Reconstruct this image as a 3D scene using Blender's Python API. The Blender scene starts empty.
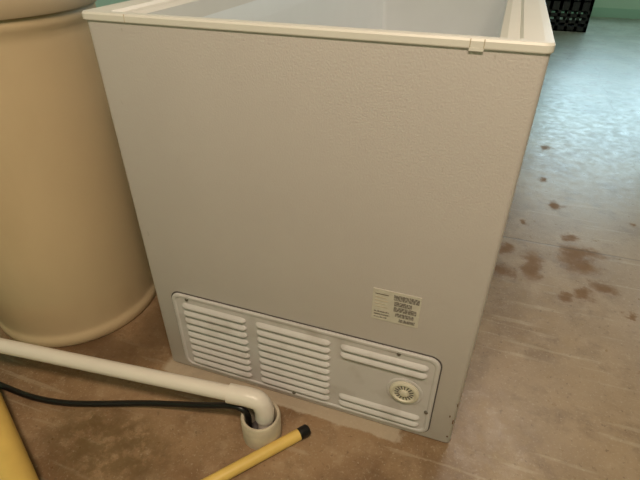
import bpy, bmesh, math
from mathutils import Vector, Matrix
sc=bpy.context.scene
sc.view_settings.view_transform='Standard'
sc.view_settings.look='None'
R=math.radians
def lin(c):
    return tuple(((v/255)/12.92 if v/255<=.04045 else ((v/255+.055)/1.055)**2.4) for v in c)+(1,)
# ---------------- materials
def mat(name,col,rough=.5,metal=0,noise=0,nscale=8,bump=0,bscale=60,coat=0,col2=None):
    m=bpy.data.materials.new(name); m.use_nodes=True
    nt=m.node_tree; b=nt.nodes['Principled BSDF']
    b.inputs['Roughness'].default_value=rough; b.inputs['Metallic'].default_value=metal
    b.inputs['Coat Weight'].default_value=coat
    tc=nt.nodes.new('ShaderNodeTexCoord')
    n=nt.nodes.new('ShaderNodeTexNoise'); n.inputs['Scale'].default_value=nscale; n.inputs['Detail'].default_value=5
    nt.links.new(tc.outputs['Object'],n.inputs['Vector'])
    r=nt.nodes.new('ShaderNodeValToRGB')
    c=lin(col); c2=lin(col2) if col2 else tuple(v*(1-noise) for v in c[:3])+(1,)
    r.color_ramp.elements[0].color=c2; r.color_ramp.elements[1].color=c
    r.color_ramp.elements[0].position=.3; r.color_ramp.elements[1].position=.65
    nt.links.new(n.outputs['Fac'],r.inputs['Fac']); nt.links.new(r.outputs['Color'],b.inputs['Base Color'])
    if bump:
        n2=nt.nodes.new('ShaderNodeTexNoise'); n2.inputs['Scale'].default_value=bscale
        nt.links.new(tc.outputs['Object'],n2.inputs['Vector'])
        bp=nt.nodes.new('ShaderNodeBump'); bp.inputs['Strength'].default_value=bump; bp.inputs['Distance'].default_value=.002
        nt.links.new(n2.outputs['Fac'],bp.inputs['Height']); nt.links.new(bp.outputs['Normal'],b.inputs['Normal'])
    return m
def scuff(m,col,scale,lo,hi,amt,stretch=(1,1,1)):
    nt=m.node_tree; b=nt.nodes['Principled BSDF']; src=b.inputs['Base Color'].links[0].from_socket
    tc=nt.nodes.new('ShaderNodeTexCoord'); mp=nt.nodes.new('ShaderNodeMapping'); mp.inputs['Scale'].default_value=stretch
    n=nt.nodes.new('ShaderNodeTexNoise'); n.inputs['Scale'].default_value=scale; n.inputs['Detail'].default_value=6
    nt.links.new(tc.outputs['Object'],mp.inputs[0]); nt.links.new(mp.outputs[0],n.inputs['Vector'])
    r=nt.nodes.new('ShaderNodeMapRange'); r.inputs['From Min'].default_value=lo; r.inputs['From Max'].default_value=hi; r.inputs['To Max'].default_value=amt
    nt.links.new(n.outputs['Fac'],r.inputs['Value'])
    x=nt.nodes.new('ShaderNodeMix'); x.data_type='RGBA'; nt.links.new(r.outputs[0],x.inputs[0]); nt.links.new(src,x.inputs[6]); x.inputs[7].default_value=lin(col)
    nt.links.new(x.outputs[2],b.inputs['Base Color'])
M_white=mat('freezer_enamel',(208,200,198),.40,noise=.05,nscale=3,bump=.3,bscale=300)
scuff(M_white,(150,140,130),60,.71,.76,.3,(1,1,.5))
M_rim=mat('freezer_rim_plastic',(232,228,222),.4,noise=.04)
M_liner=mat('freezer_liner',(240,242,243),.35,noise=.03)
M_slot=mat('slot_dark',(92,86,84),.8)
M_vent=mat('grille_enamel',(207,202,202),.4,noise=.06)
scuff(M_vent,(150,136,122),14,.53,.8,.5)
M_ivory=mat('ivory_plastic',(215,208,190),.45)
M_tank=mat('tank_polyethylene',(214,190,155),.5,noise=.07,nscale=3,bump=.15,bscale=60)
scuff(M_tank,(170,142,104),5,.5,.8,.35,(1,1,.4))
M_lid=mat('tank_lid_plastic',(188,168,140),.5,noise=.05)
M_pvc=mat('pvc_white',(230,222,212),.35,noise=.05,nscale=5)
M_col=mat('pvc_collar_aged',(205,192,170),.5,noise=.25,nscale=25)
M_black=mat('black_rubber',(22,20,20),.35)
M_yel=mat('yellow_paint',(232,196,108),.4,noise=.15,nscale=12)
M_screw=mat('screw_steel',(130,125,118),.35,metal=.8)
M_crate=mat('black_crate_plastic',(24,26,28),.45)
M_wall=mat('wall_paint_mint',(176,212,188),.55,noise=.06,nscale=2)
M_base=mat('trim_paint_mint',(150,196,172),.5)
M_ceil=mat('ceiling_paint',(205,198,180),.8,noise=.05)
M_frame=mat('window_frame_white',(220,224,222),.5)
M_rust=mat('rust',(120,80,48),.8,noise=.4,nscale=80)

# ---------------- helpers
def obj(name,me,m=None,parent=None,smooth=False):
    o=bpy.data.objects.new(name,me); sc.collection.objects.link(o)
    if m: me.materials.append(m)
    if parent: o.parent=parent
    if smooth:
        for p in me.polygons: p.use_smooth=True
    return o
def fin(bm,name,m=None,parent=None,smooth=False):
    bmesh.ops.recalc_face_normals(bm,faces=bm.faces[:])
    me=bpy.data.meshes.new(name); bm.to_mesh(me); bm.free()
    return obj(name,me,m,parent,smooth)
def box(name,lo,hi,m,parent=None,bev=0,seg=2):
    bm=bmesh.new(); bmesh.ops.create_cube(bm,size=1)
    lo=Vector(lo);hi=Vector(hi)
    for v in bm.verts: v.co=Vector([(lo[i]+hi[i])/2+v.co[i]*(hi[i]-lo[i]) for i in range(3)])
    if bev: bmesh.ops.bevel(bm,geom=bm.edges[:],offset=bev,segments=seg,affect='EDGES',profile=.5)
    return fin(bm,name,m,parent)
def lathe(name,prof,c,m,parent=None,n=96,smooth=True):
    bm=bmesh.new(); rings=[]
    for r,z in prof:
        if r<1e-6: rings.append([bm.verts.new((c[0],c[1],c[2]+z))])
        else: rings.append([bm.verts.new((c[0]+r*math.cos(2*math.pi*i/n),c[1]+r*math.sin(2*math.pi*i/n),c[2]+z)) for i in range(n)])
    for a,b in zip(rings,rings[1:]):
        for i in range(n):
            j=(i+1)%n
            if len(a)==1 and len(b)==1: continue
            if len(a)==1: bm.faces.new((a[0],b[i],b[j]))
            elif len(b)==1: bm.faces.new((a[i],a[j],b[0]))
            else: bm.faces.new((a[i],a[j],b[j],b[i]))
    o=fin(bm,name,m,parent,smooth)
    if smooth: o.data.set_sharp_from_angle(angle=R(50))
    return o
def tube(name,pts,r,m,parent=None,n=24,smoothpath=True,cap=True,res=12):
    P=[Vector(p) for p in pts]; path=[]
    if smoothpath and len(P)>2:
        for i in range(len(P)-1):
            p0=P[max(i-1,0)];p1=P[i];p2=P[i+1];p3=P[min(i+2,len(P)-1)]
            for k in range(res):
                t=k/res
                path.append(.5*((2*p1)+(p2-p0)*t+(2*p0-5*p1+4*p2-p3)*t*t+(3*p1-p0-3*p2+p3)*t**3))
        path.append(P[-1])
    else: path=P
    bm=bmesh.new(); rings=[]; up=Vector((0,0,1))
    prev=None
    for i,p in enumerate(path):
        t=(path[min(i+1,len(path)-1)]-path[max(i-1,0)]).normalized()
        if prev is None:
            a=t.cross(up)
            if a.length<1e-3: a=t.cross(Vector((1,0,0)))
        else: a=prev-t*prev.dot(t)
        a.normalize(); prev=a; b=t.cross(a)
        rr=r(i/(len(path)-1)) if callable(r) else r
        rings.append([bm.verts.new(p+rr*(a*math.cos(2*math.pi*k/n)+b*math.sin(2*math.pi*k/n))) for k in range(n)])
    for A,B in zip(rings,rings[1:]):
        for k in range(n): bm.faces.new((A[k],A[(k+1)%n],B[(k+1)%n],B[k]))
    if cap: bm.faces.new(rings[0]); bm.faces.new(rings[-1])
    o=fin(bm,name,m,parent,True); o.data.set_sharp_from_angle(angle=R(50)); return o
def empty(name):
    e=bpy.data.objects.new(name,None); sc.collection.objects.link(e); e.empty_display_size=.1; return e
def rrect(x0,x1,z0,z1,r,n=8):
    pts=[]
    for cx,cz,a0 in ((x1-r,z1-r,0),(x0+r,z1-r,90),(x0+r,z0+r,180),(x1-r,z0+r,270)):
        for k in range(n+1):
            a=R(a0+90*k/n); pts.append((cx+r*math.cos(a),cz+r*math.sin(a)))
    return pts
def loft(name,loops,m,parent,cap=True,smooth=False):
    bm=bmesh.new(); L=[[bm.verts.new((x,y,z)) for x,z in pts] for pts,y in loops]
    for A,B in zip(L,L[1:]):
        n=len(A)
        for k in range(n): bm.faces.new((A[k],A[(k+1)%n],B[(k+1)%n],B[k]))
    if cap: bm.faces.new(L[-1])
    return fin(bm,name,m,parent,smooth)

# ---------------- room (axes follow the floor joints / freezer)
XL,XR,YF,YB,H=-1.6,5.2,-2.6,6.35,2.6
def floor_mat():
    m=bpy.data.materials.new('painted_concrete_floor'); m.use_nodes=True; nt=m.node_tree; N=nt.nodes; L=nt.links
    b=N['Principled BSDF']
    geo=N.new('ShaderNodeNewGeometry'); pos=geo.outputs['Position']
    def noise(s,d=6,rough=.6,dist=0):
        n=N.new('ShaderNodeTexNoise'); n.inputs['Scale'].default_value=s; n.inputs['Detail'].default_value=d
        n.inputs['Roughness'].default_value=rough; n.inputs['Distortion'].default_value=dist; L.new(pos,n.inputs['Vector']); return n.outputs['Fac']
    def ramp(f,a,c):
        r=N.new('ShaderNodeMapRange'); r.inputs['From Min'].default_value=a; r.inputs['From Max'].default_value=c
        r.interpolation_type='SMOOTHSTEP'; L.new(f,r.inputs['Value']); return r.outputs['Result']
    def math_(op,a,c,clamp=False):
        n=N.new('ShaderNodeMath'); n.operation=op; n.use_clamp=clamp
        for i,v in enumerate((a,c)):
            if v is None: continue
            if isinstance(v,(int,float)): n.inputs[i].default_value=v
            else: L.new(v,n.inputs[i])
        return n.outputs[0]
    def mix(f,a,c):
        n=N.new('ShaderNodeMix'); n.data_type='RGBA'
        if isinstance(f,(int,float)): n.inputs[0].default_value=f
        else: L.new(f,n.inputs[0])
        for i,v in ((6,a),(7,c)):
            if isinstance(v,tuple): n.inputs[i].default_value=v
            else: L.new(v,n.inputs[i])
        return n.outputs[2]
    sep=N.new('ShaderNodeSeparateXYZ'); L.new(pos,sep.inputs[0]); X,Y=sep.outputs[0],sep.outputs[1]
    n1=noise(3.2,8,.65); n2=noise(22,6,.7); n3=noise(160,3,.6)
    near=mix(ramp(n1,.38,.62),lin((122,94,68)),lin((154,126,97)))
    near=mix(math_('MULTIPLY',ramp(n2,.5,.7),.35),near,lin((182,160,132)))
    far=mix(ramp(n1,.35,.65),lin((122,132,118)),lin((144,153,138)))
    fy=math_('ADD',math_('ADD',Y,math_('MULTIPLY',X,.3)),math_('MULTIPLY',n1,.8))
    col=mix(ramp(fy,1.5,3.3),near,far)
    tanR=math_('MULTIPLY',ramp(math_('ADD',X,math_('MULTIPLY',n1,.4)),.7,1.2),math_('SUBTRACT',1,ramp(Y,.9,2.8)))
    col=mix(math_('MULTIPLY',tanR,.55),col,lin((166,146,118)))
    col=mix(math_('MULTIPLY',ramp(noise(9,7,.7),.5,.66),.4),col,lin((108,86,64)))
    # long faint scuffs
    mpn=N.new('ShaderNodeMapping'); mpn.inputs['Rotation'].default_value=(0,0,.6); mpn.inputs['Scale'].default_value=(3,40,1); L.new(pos,mpn.inputs[0])
    sn=N.new('ShaderNodeTexNoise'); sn.inputs['Scale'].default_value=1; sn.inputs['Detail'].default_value=4; L.new(mpn.outputs[0],sn.inputs['Vector'])
    col=mix(math_('MULTIPLY',ramp(sn.outputs['Fac'],.60,.68),.22),col,lin((200,188,166)))
    col=mix(math_('MULTIPLY',ramp(n3,.55,.75),.34),col,lin((206,196,176)))
    col=mix(math_('MULTIPLY',ramp(noise(70,4,.7),.59,.70),.5),col,lin((88,66,46)))
    wob=N.new('ShaderNodeTexNoise'); wob.inputs['Scale'].default_value=14; wob.inputs['Detail'].default_value=6; wob.inputs['Roughness'].default_value=.65; L.new(pos,wob.inputs['Vector'])
    vs=N.new('ShaderNodeVectorMath'); vs.operation='MULTIPLY_ADD'; L.new(wob.outputs['Color'],vs.inputs[0])
    vs.inputs[1].default_value=(.12,.12,0); vs.inputs[2].default_value=(-.06,-.06,0)
    va=N.new('ShaderNodeVectorMath'); va.operation='ADD'; L.new(pos,va.inputs[0]); L.new(vs.outputs[0],va.inputs[1]); wp=va.outputs[0]
    def spot(x,y,rx,ry,soft=.25):
        m1=N.new('ShaderNodeMapping'); m1.vector_type='POINT'
        m1.inputs['Location'].default_value=(-x/rx,-y/ry,0); m1.inputs['Scale'].default_value=(1/rx,1/ry,0)
        L.new(wp,m1.inputs['Vector'])
        ln=N.new('ShaderNodeVectorMath'); ln.operation='LENGTH'; L.new(m1.outputs[0],ln.inputs[0])
        return math_('SUBTRACT',1,ramp(ln.outputs['Value'],1-soft,1+soft))
    st=None
    for s in ((.838,.731,.034,.034),(.834,.868,.028,.026),(.925,.79,.034,.082),(1.08,.85,.056,.056),(1.10,.93,.062,.032),(1.07,.90,.038,.066),(1.084,.68,.030,.028),(1.15,.74,.038,.030),
              (1.033,.651,.028,.023),(1.022,1.267,.022,.035),(1.062,1.018,.024,.02),(.90,1.08,.016,.02),(.98,1.5,.014,.025),(1.2,.62,.016,.012),
              (1.0,1.9,.02,.03),(1.3,1.2,.016,.016)):
        v=spot(*s,soft=.6); st=v if st is None else math_('MAXIMUM',st,v)
    stf=math_('MULTIPLY',st,ramp(n2,.1,.45))
    col=mix(math_('MULTIPLY',stf,.74),col,lin((116,84,52)))
    dr=math_('MULTIPLY',ramp(noise(34,3,.5),.64,.74),math_('MULTIPLY',ramp(X,.72,.85),math_('SUBTRACT',1,ramp(Y,1.2,2.4))))
    col=mix(math_('MULTIPLY',dr,.3),col,lin((108,84,58)))
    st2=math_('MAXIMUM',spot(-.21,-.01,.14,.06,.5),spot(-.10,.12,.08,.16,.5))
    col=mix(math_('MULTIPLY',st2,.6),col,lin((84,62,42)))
    st3=math_('MULTIPLY',spot(.0,-.26,.14,.08,.5),ramp(noise(30,5,.7),.36,.55))
    col=mix(math_('MULTIPLY',st3,.65),col,lin((94,74,44)))
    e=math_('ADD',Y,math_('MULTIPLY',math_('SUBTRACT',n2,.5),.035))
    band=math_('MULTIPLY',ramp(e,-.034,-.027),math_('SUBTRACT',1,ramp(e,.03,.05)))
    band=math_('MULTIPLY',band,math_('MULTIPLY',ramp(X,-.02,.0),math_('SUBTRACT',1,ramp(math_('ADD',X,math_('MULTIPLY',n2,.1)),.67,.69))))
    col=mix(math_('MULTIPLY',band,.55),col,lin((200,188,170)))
    jn=None
    for y0 in (.95,2.6,4.2):
        d=math_('ABSOLUTE',math_('SUBTRACT',math_('ADD',Y,math_('MULTIPLY',n2,.012)),y0),None)
        v=math_('SUBTRACT',1,ramp(d,.002,.006)); jn=v if jn is None else math_('MAXIMUM',jn,v)
    d=math_('ABSOLUTE',math_('SUBTRACT',math_('ADD',X,math_('MULTIPLY',n1,.25)),1.55),None)
    jn=math_('MAXIMUM',jn,math_('MULTIPLY',math_('SUBTRACT',1,ramp(d,.001,.004)),.7))
    jm=math_('MULTIPLY',jn,ramp(X,.6,.8))
    col=mix(math_('MULTIPLY',jm,.5),col,lin((98,84,68)))
    L.new(col,b.inputs['Base Color'])
    rg=N.new('ShaderNodeMapRange'); L.new(n2,rg.inputs['Value']); rg.inputs['From Min'].default_value=.3; rg.inputs['From Max'].default_value=.7
    rg.inputs['To Min'].default_value=.25; rg.inputs['To Max'].default_value=.44
    L.new(math_('ADD',rg.outputs[0],math_('MULTIPLY',stf,.25)),b.inputs['Roughness'])
    L.new(math_('SUBTRACT',.52,math_('MULTIPLY',stf,.35)),b.inputs['Specular IOR Level'])
    bp=N.new('ShaderNodeBump'); bp.inputs['Strength'].default_value=.22; bp.inputs['Distance'].default_value=.004
    L.new(math_('SUBTRACT',math_('ADD',math_('MULTIPLY',n2,.5),math_('MULTIPLY',n3,.3)),math_('MULTIPLY',jm,.2)),bp.inputs['Height'])
    L.new(bp.outputs[0],b.inputs['Normal'])
    return m
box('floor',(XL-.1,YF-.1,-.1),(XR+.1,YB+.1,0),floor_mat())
box('ceiling',(XL-.1,YF-.1,H),(XR+.1,YB+.1,H+.1),M_ceil)
box('wall_left',(XL-.1,YF,0),(XL,YB,H),M_wall)
box('wall_right',(XR,YF,0),(XR+.1,YB,H),M_wall)
box('wall_front',(XL-.1,YF-.1,0),(XR+.1,YF,H),M_wall)
wx0,wx1,wz0,wz1=1.35,3.0,.85,2.1
wb=empty('wall_back')
box('wall_seg_l',(XL-.1,YB,0),(wx0,YB+.1,H),M_wall,wb)
box('wall_seg_r',(wx1,YB,0),(XR+.1,YB+.1,H),M_wall,wb)
box('wall_seg_b',(wx0,YB,0),(wx1,YB+.1,wz0),M_wall,wb)
box('wall_seg_t',(wx0,YB,wz1),(wx1,YB+.1,H),M_wall,wb)
wn=empty('window_1')
for i,(a,c) in enumerate((((wx0,YB-.01,wz0-.03),(wx1,YB+.08,wz0+.02)),((wx0,YB+.01,wz1-.04),(wx1,YB+.08,wz1)),
    ((wx0,YB+.01,wz0),(wx0+.04,YB+.08,wz1)),((wx1-.04,YB+.01,wz0),(wx1,YB+.08,wz1)),(((wx0+wx1)/2-.02,YB+.02,wz0),((wx0+wx1)/2+.02,YB+.07,wz1)))):
    box('frame_%d'%i,a,c,M_frame,wn)
box('baseboard_back',(XL,YB-.015,0),(XR,YB,.1),M_base)

# ---------------- chest freezer
W,L_,HT=.739,2.02,.868
fz=empty('chest_freezer')
z0=.004
def shell():
    bm=bmesh.new()
    def q(x0,x1,y0,y1,z,r=.010):
        return [(x,y,z) for x,y in rrect(x0,x1,y0,y1,r,6)]
    loops=[q(.003,W-.003,.003,L_-.003,z0,.008),q(0,W,0,L_,z0+.006),q(0,W,0,L_,HT-.012)]
    Ls=[[bm.verts.new(p) for p in l] for l in loops]
    for A,B in zip(Ls,Ls[1:]):
        n=len(A)
        for k in range(n): bm.faces.new((A[k],A[(k+1)%n],B[(k+1)%n],B[k]))
    bm.faces.new(Ls[0])
    return fin(bm,'body_shell',M_white,fz)
s=shell()
for p in s.data.polygons: p.use_smooth=True
s.data.set_sharp_from_angle(angle=R(40))
t=.066
def rim():
    bm=bmesh.new()
    prof=[(0,.855),(-.0025,.8555),(-.003,.857),(-.003,.865),(-.001,HT),(.010,HT+.0005),(.036,HT-.001),(.040,HT-.006),(t-.010,HT-.007),(t,HT-.012),(t,HT-.045)]
    Ls=[]
    for o,z in prof:
        Ls.append([bm.verts.new((x-(.004 if x<.3 and o<=0 else 0),y,z)) for x,y in rrect(o,W-o,o*(.6 if o>0 else 1),L_-o*(.6 if o>0 else 1),max(.004,.012-o*.1),6)])
    for A,B in zip(Ls,Ls[1:]):
        n=len(A)
        for k in range(n): bm.faces.new((A[k],A[(k+1)%n],B[(k+1)%n],B[k]))
    return fin(bm,'rim_moulding',M_rim,fz)
rim()
def liner():
    bm=bmesh.new(); Ls=[]
    iy0,iy1=t*.6,L_-t*.6
    def lp(i,z,r=.03): return [bm.verts.new((x,y,z)) for x,y in rrect(t+i,W-t-i,iy0+i,iy1-i,r,6)]
    Ls=[lp(0,HT-.045,.012),lp(.004,HT-.09,.02),lp(.012,.12,.03),lp(.03,.10,.03)]
    for A,B in zip(Ls,Ls[1:]):
        n=len(A)
        for k in range(n): bm.faces.new((A[k],A[(k+1)%n],B[(k+1)%n],B[k]))
    bm.faces.new(Ls[-1]); return fin(bm,'inner_liner',M_liner,fz)
liner()
box('compressor_step',(t+.012,t*.6+.012,.11),(W-t-.012,.36,.36),M_liner,fz,.01)
for i,x in enumerate((.085,.637,.655)):
    box('rim_seam_%d'%i,(x,-.0033,.8555),(x+.0012,.0,.8678),M_col,fz)
box('rim_corner_clip',(.637,-.0036,.8525),(.656,.0,.8565),M_rim,fz)
for i,(x,y) in enumerate(((.05,.06),(W-.05,.06),(.05,L_-.06),(W-.05,L_-.06))):
    lathe('foot_%d'%i,[(0,0),(.02,0),(.02,.006),(0,.006)],(x,y,0),M_black,fz,16)
for i,(x,z,w,h) in enumerate(((.724,.10,.004,.006),(.733,.08,.003,.012),(.728,.03,.005,.004),(.7345,.14,.002,.008))):
    box('paint_chip_%d'%i,(x,-.0004,z),(x+w*.7,.004,z+h),M_rust,fz)
# grille panel
gx0,gx1,gz0,gz1=.052,.686,.022,.268
loft('grille_groove',[(rrect(gx0-.003,gx1+.003,gz0-.003,gz1+.003,.026),0.001),(rrect(gx0-.003,gx1+.003,gz0-.003,gz1+.003,.026),-.0012)],M_slot,fz)
loft('grille_panel',[(rrect(gx0,gx1,gz0,gz1,.024),-.001),(rrect(gx0,gx1,gz0,gz1,.024),-.004),(rrect(gx0+.003,gx1-.003,gz0+.003,gz1-.003,.022),-.006),
   (rrect(gx0+.008,gx1-.008,gz0+.008,gz1-.008,.018),-.006),(rrect(gx0+.011,gx1-.011,gz0+.011,gz1-.011,.016),-.0035)],M_vent,fz)
def louver(i,x0,x1,z,h=.0135):
    bm=bmesh.new(); n=28; rows=[]
    prof=[(.5,0),(.3,.003),(.05,.006),(-.2,.0078),(-.38,.0074),(-.47,.0045),(-.5,0)]
    for k in range(n+1):
        u=.5-.5*math.cos(math.pi*k/n); x=x0+(x1-x0)*u
        d=min(x-x0,x1-x)/ .012; e=math.sqrt(max(0,1-(1-min(1,d))**2))
        rows.append([bm.verts.new((x,-.0034-o*e,z+s*h*max(e,.15))) for s,o in prof])
    for A,B in zip(rows,rows[1:]):
        for k in range(len(prof)-1): bm.faces.new((A[k],A[k+1],B[k+1],B[k]))
    o=fin(bm,'louver_%02d'%i,M_vent,fz,True); o.data.set_sharp_from_angle(angle=R(70))
    box('louver_slot_%02d'%i,(x0+.006,-.0042,z-h*.5-.0022),(x1-.006,-.003,z-h*.5+.0005),M_slot,fz)
k=0
for r in range(9):
    z=.236-r*.0232
    for a,c in ((.078,.248),(.272,.452)):
        louver(k,a,c,z); k+=1
    if r in (0,1,7,8):
        louver(k,.474,.664 ,z); k+=1
cx,cz=.622,.147
def disc(name,prof,m,nseg=48):
    bm=bmesh.new(); Ls=[]
    for r,y in prof: Ls.append([bm.verts.new((cx+r*math.cos(2*math.pi*i/nseg),-y,cz+r*math.sin(2*math.pi*i/nseg))) for i in range(nseg)])
    for A,B in zip(Ls,Ls[1:]):
        for i in range(nseg): bm.faces.new((A[i],A[(i+1)%nseg],B[(i+1)%nseg],B[i]))
    bm.faces.new(Ls[-1]); o=fin(bm,name,m,fz,True); o.data.set_sharp_from_angle(angle=R(35)); return o
disc('cap_recess',[(.040,.003),(.040,.005),(.037,.006),(.034,.0045)],M_vent)
disc('cap_ring',[(.032,.004),(.032,.009),(.029,.011),(.025,.011),(.023,.008)],M_ivory)
disc('cap_centre',[(.009,.007),(.009,.012),(.007,.013)],M_ivory,24)
for i in range(16):
    a=2*math.pi*i/16
    o=box('cap_spoke_%02d'%i,(.012,-.0090,-.0011),(.021,-.007,.0011),M_slot,fz)
    o.rotation_euler=(0,-a,0); o.location=(cx,0,cz)
for i,(x,z) in enumerate(((.095,.256),(.60,.258),(.36,.032),(.675,.10))):
    cx,cz=x,z; disc('screw_%d'%i,[(.0045,.003),(.0045,.006),(.003,.0075)],M_screw,16)
# rating label
m=bpy.data.materials.new('rating_label_print'); m.use_nodes=True; nt=m.node_tree; b=nt.nodes['Principled BSDF']
tc=nt.nodes.new('ShaderNodeTexCoord'); mp=nt.nodes.new('ShaderNodeMapping'); mp.inputs['Scale'].default_value=(300,1,190)
nt.links.new(tc.outputs['Object'],mp.inputs[0]); n=nt.nodes.new('ShaderNodeTexNoise'); n.inputs['Scale'].default_value=1; nt.links.new(mp.outputs[0],n.inputs['Vector'])
r=nt.nodes.new('ShaderNodeValToRGB'); r.color_ramp.elements[0].position=.46; r.color_ramp.elements[1].position=.62
r.color_ramp.elements[0].color=lin((118,112,106)); r.color_ramp.elements[1].color=lin((182,176,168)); nt.links.new(n.outputs['Fac'],r.inputs[0]); nt.links.new(r.outputs[0],b.inputs['Base Color'])
M_print=m; M_label=mat('label_paper',(206,200,188),.4,noise=.1,nscale=60)
box('rating_label',(.535,-.0012,.336),(.628,.001,.413),M_label,fz)
for i,(a,c,e,f) in enumerate(((.576,.394,.625,.407),(.578,.380,.612,.391),(.578,.366,.622,.378),(.582,.353,.618,.363),(.590,.341,.622,.349),(.540,.356,.570,.359),(.540,.349,.572,.352),(.540,.342,.566,.345))):
    box('label_print_%d'%i,(a,-.0016,c),(e,-.001,f),M_print,fz)
for i in range(5):
    box('label_rule_%d'%i,(.540,-.0016,.401-i*.008),(.566-.004*(i%2),-.001,.4025-i*.008),M_screw if i==0 else M_col,fz)

# ---------------- brine tank
tk=(-.430,.146,0)
bt=empty('water_softener_tank')
lathe('tank_body',[(0,.0),(.229,.0),(.234,.006),(.2365,.03),(.232,.036),(.230,.05),(.233,.07),(.2345,.4),(.236,.79),(.236,.81),(.240,.816),(.240,.832),(.236,.838),(0,.838)],tk,M_tank,bt)
lathe('tank_lid',[(.0,.839),(.247,.839),(.249,.844),(.249,.874),(.244,.882),(.20,.890),(.10,.898),(0,.90)],tk,M_lid,bt)
lathe('lid_knob',[(.045,.894),(.042,.912),(.03,.918),(0,.918)],tk,M_lid,bt,32)

# ---------------- drain collar + drain pipe + hose
cc=(.323,-.112)
dc=empty('floor_drain_collar')
lathe('collar',[(.036,.0),(.036,.066),(.038,.069),(.043,.069),(.045,.066),(.045,.0)],(cc[0],cc[1],0),M_col,dc,48)
lathe('drain_dark',[(0,.003),(.036,.003)],(cc[0],cc[1],0),M_slot,dc,32)
pv=empty('pvc_drain_pipe')
zc=.118
px=cc[0]+.004; py=cc[1]+.004
sl=.1265
def pp(x): return (x,py+(x-px)*sl,zc+(px-x)*.03)
tube('pipe',[(-1.59,)+pp(-1.59)[1:],pp(px-.05)],.0175,M_pvc,pv,smoothpath=False)
tube('elbow',[pp(px-.075),pp(px-.055),pp(px-.03),(px-.006,py-.001,zc-.006),(px+.004,py,zc-.03),(px+.004,py,zc-.06)],.0218,M_pvc,pv,res=8)
tube('tail',[(px+.004,py,.09),(px+.004,py,.02)],.0175,M_pvc,pv,smoothpath=False)
hs=empty('black_drain_hose')
tube('hose',[(-1.3,.05,.008),(-.9,-.10,.008),(-.62,-.19,.008),(-.361,-.218,.008),(-.184,-.209,.008),(.028,-.146,.02),(.18,-.126,.055),(.255,-.122,.082),(.285,-.121,.081),(.2935,-.119,.06),(.2945,-.118,.02)],.0072,M_black,hs,n=16)

# ---------------- yellow poles
mh=empty('mop_handle')
d=Vector((-.627,-.779,0)); e=Vector((.420,-.082,.014))
tube('pole',[e+d*.016,e+d*.50],.0134,M_yel,mh,smoothpath=False)
tube('tip',[e-d*.008,e-d*.004,e+d*.018],lambda t:(.0105 if t==0 else .0140),M_black,mh,smoothpath=False)
yl=empty('yellow_tube_rail')
a=Vector((-.375,-.258,.037)); dd=Vector((.885,-.466,0))
tube('rail',[a,a+dd*.43],.036,M_yel,yl,smoothpath=False)
tube('end_plug',[a+dd*.425,a+dd*.44],.0365,M_black,yl,smoothpath=False)

# ---------------- black crates at far wall
def crate(name,x0,y0,zb):
    c=empty(name); w,dp,h=.5,.36,.28
    box('base',(x0,y0,zb),(x0+w,y0+dp,zb+.012),M_crate,c)
    for zi,(z1,z2) in enumerate(((0,.05),(.08,.11),(.14,.17),(.20,.28))):
        box('f%d'%zi,(x0,y0,zb+z1),(x0+w,y0+.012,zb+z2),M_crate,c); box('b%d'%zi,(x0,y0+dp-.012,zb+z1),(x0+w,y0+dp,zb+z2),M_crate,c)
        box('l%d'%zi,(x0,y0,zb+z1),(x0+.012,y0+dp,zb+z2),M_crate,c); box('r%d'%zi,(x0+w-.012,y0,zb+z1),(x0+w,y0+dp,zb+z2),M_crate,c)
    for i in range(6):
        x=x0+i*(w-.03)/5
        box('vf%d'%i,(x,y0,zb),(x+.03,y0+.012,zb+h),M_crate,c); box('vb%d'%i,(x,y0+dp-.012,zb),(x+.03,y0+dp,zb+h),M_crate,c)
    for i in range(5):
        y=y0+i*(dp-.02)/4
        box('vl%d'%i,(x0,y,zb),(x0+.012,y+.02,zb+h),M_crate,c); box('vr%d'%i,(x0+w-.012,y,zb),(x0+w,y+.02,zb+h),M_crate,c)
crate('plastic_crate',1.00,5.25,0)
crate('plastic_crate',1.00,5.25,.281)

# ---------------- lights
def area(name,loc,rot,sx,sy,p,col):
    l=bpy.data.lights.new(name,'AREA'); l.shape='RECTANGLE'; l.size=sx; l.size_y=sy; l.energy=p; l.color=col
    o=bpy.data.objects.new(name,l); sc.collection.objects.link(o); o.location=loc; o.rotation_euler=rot; return o
area('ceiling_light_warm',(.85,-1.2,2.5),(0,0,0),1.1,.3,50,(1,.80,.60))
area('freezer_fill_light',(.9,1.9,2.5),(0,0,0),1.2,.3,21,(1,.90,.77))  # added fill over the freezer to brighten its liner, not a known fixture
area('ceiling_light_far',(3.2,4.2,2.5),(0,0,0),1.2,.3,20,(1,.95,.86))
area('window_daylight',((wx0+wx1)/2,YB+.14,(wz0+wz1)/2),(R(-90),0,0),wx1-wx0,wz1-wz0,52,(.60,.87,1))
w=bpy.data.worlds.new('World'); sc.world=w; w.use_nodes=True
w.node_tree.nodes['Background'].inputs[0].default_value=(.7,.88,1,1); w.node_tree.nodes['Background'].inputs[1].default_value=.6
# ---------------- camera
c=bpy.data.cameras.new('camera'); co=bpy.data.objects.new('camera',c); sc.collection.objects.link(co)
c.sensor_width=36; c.lens=36*475.7/640; c.clip_start=.01
co.location=(.674,-.6961,1.0); co.rotation_euler=(R(90-34.2),R(0),R(19.6))
sc.camera=co
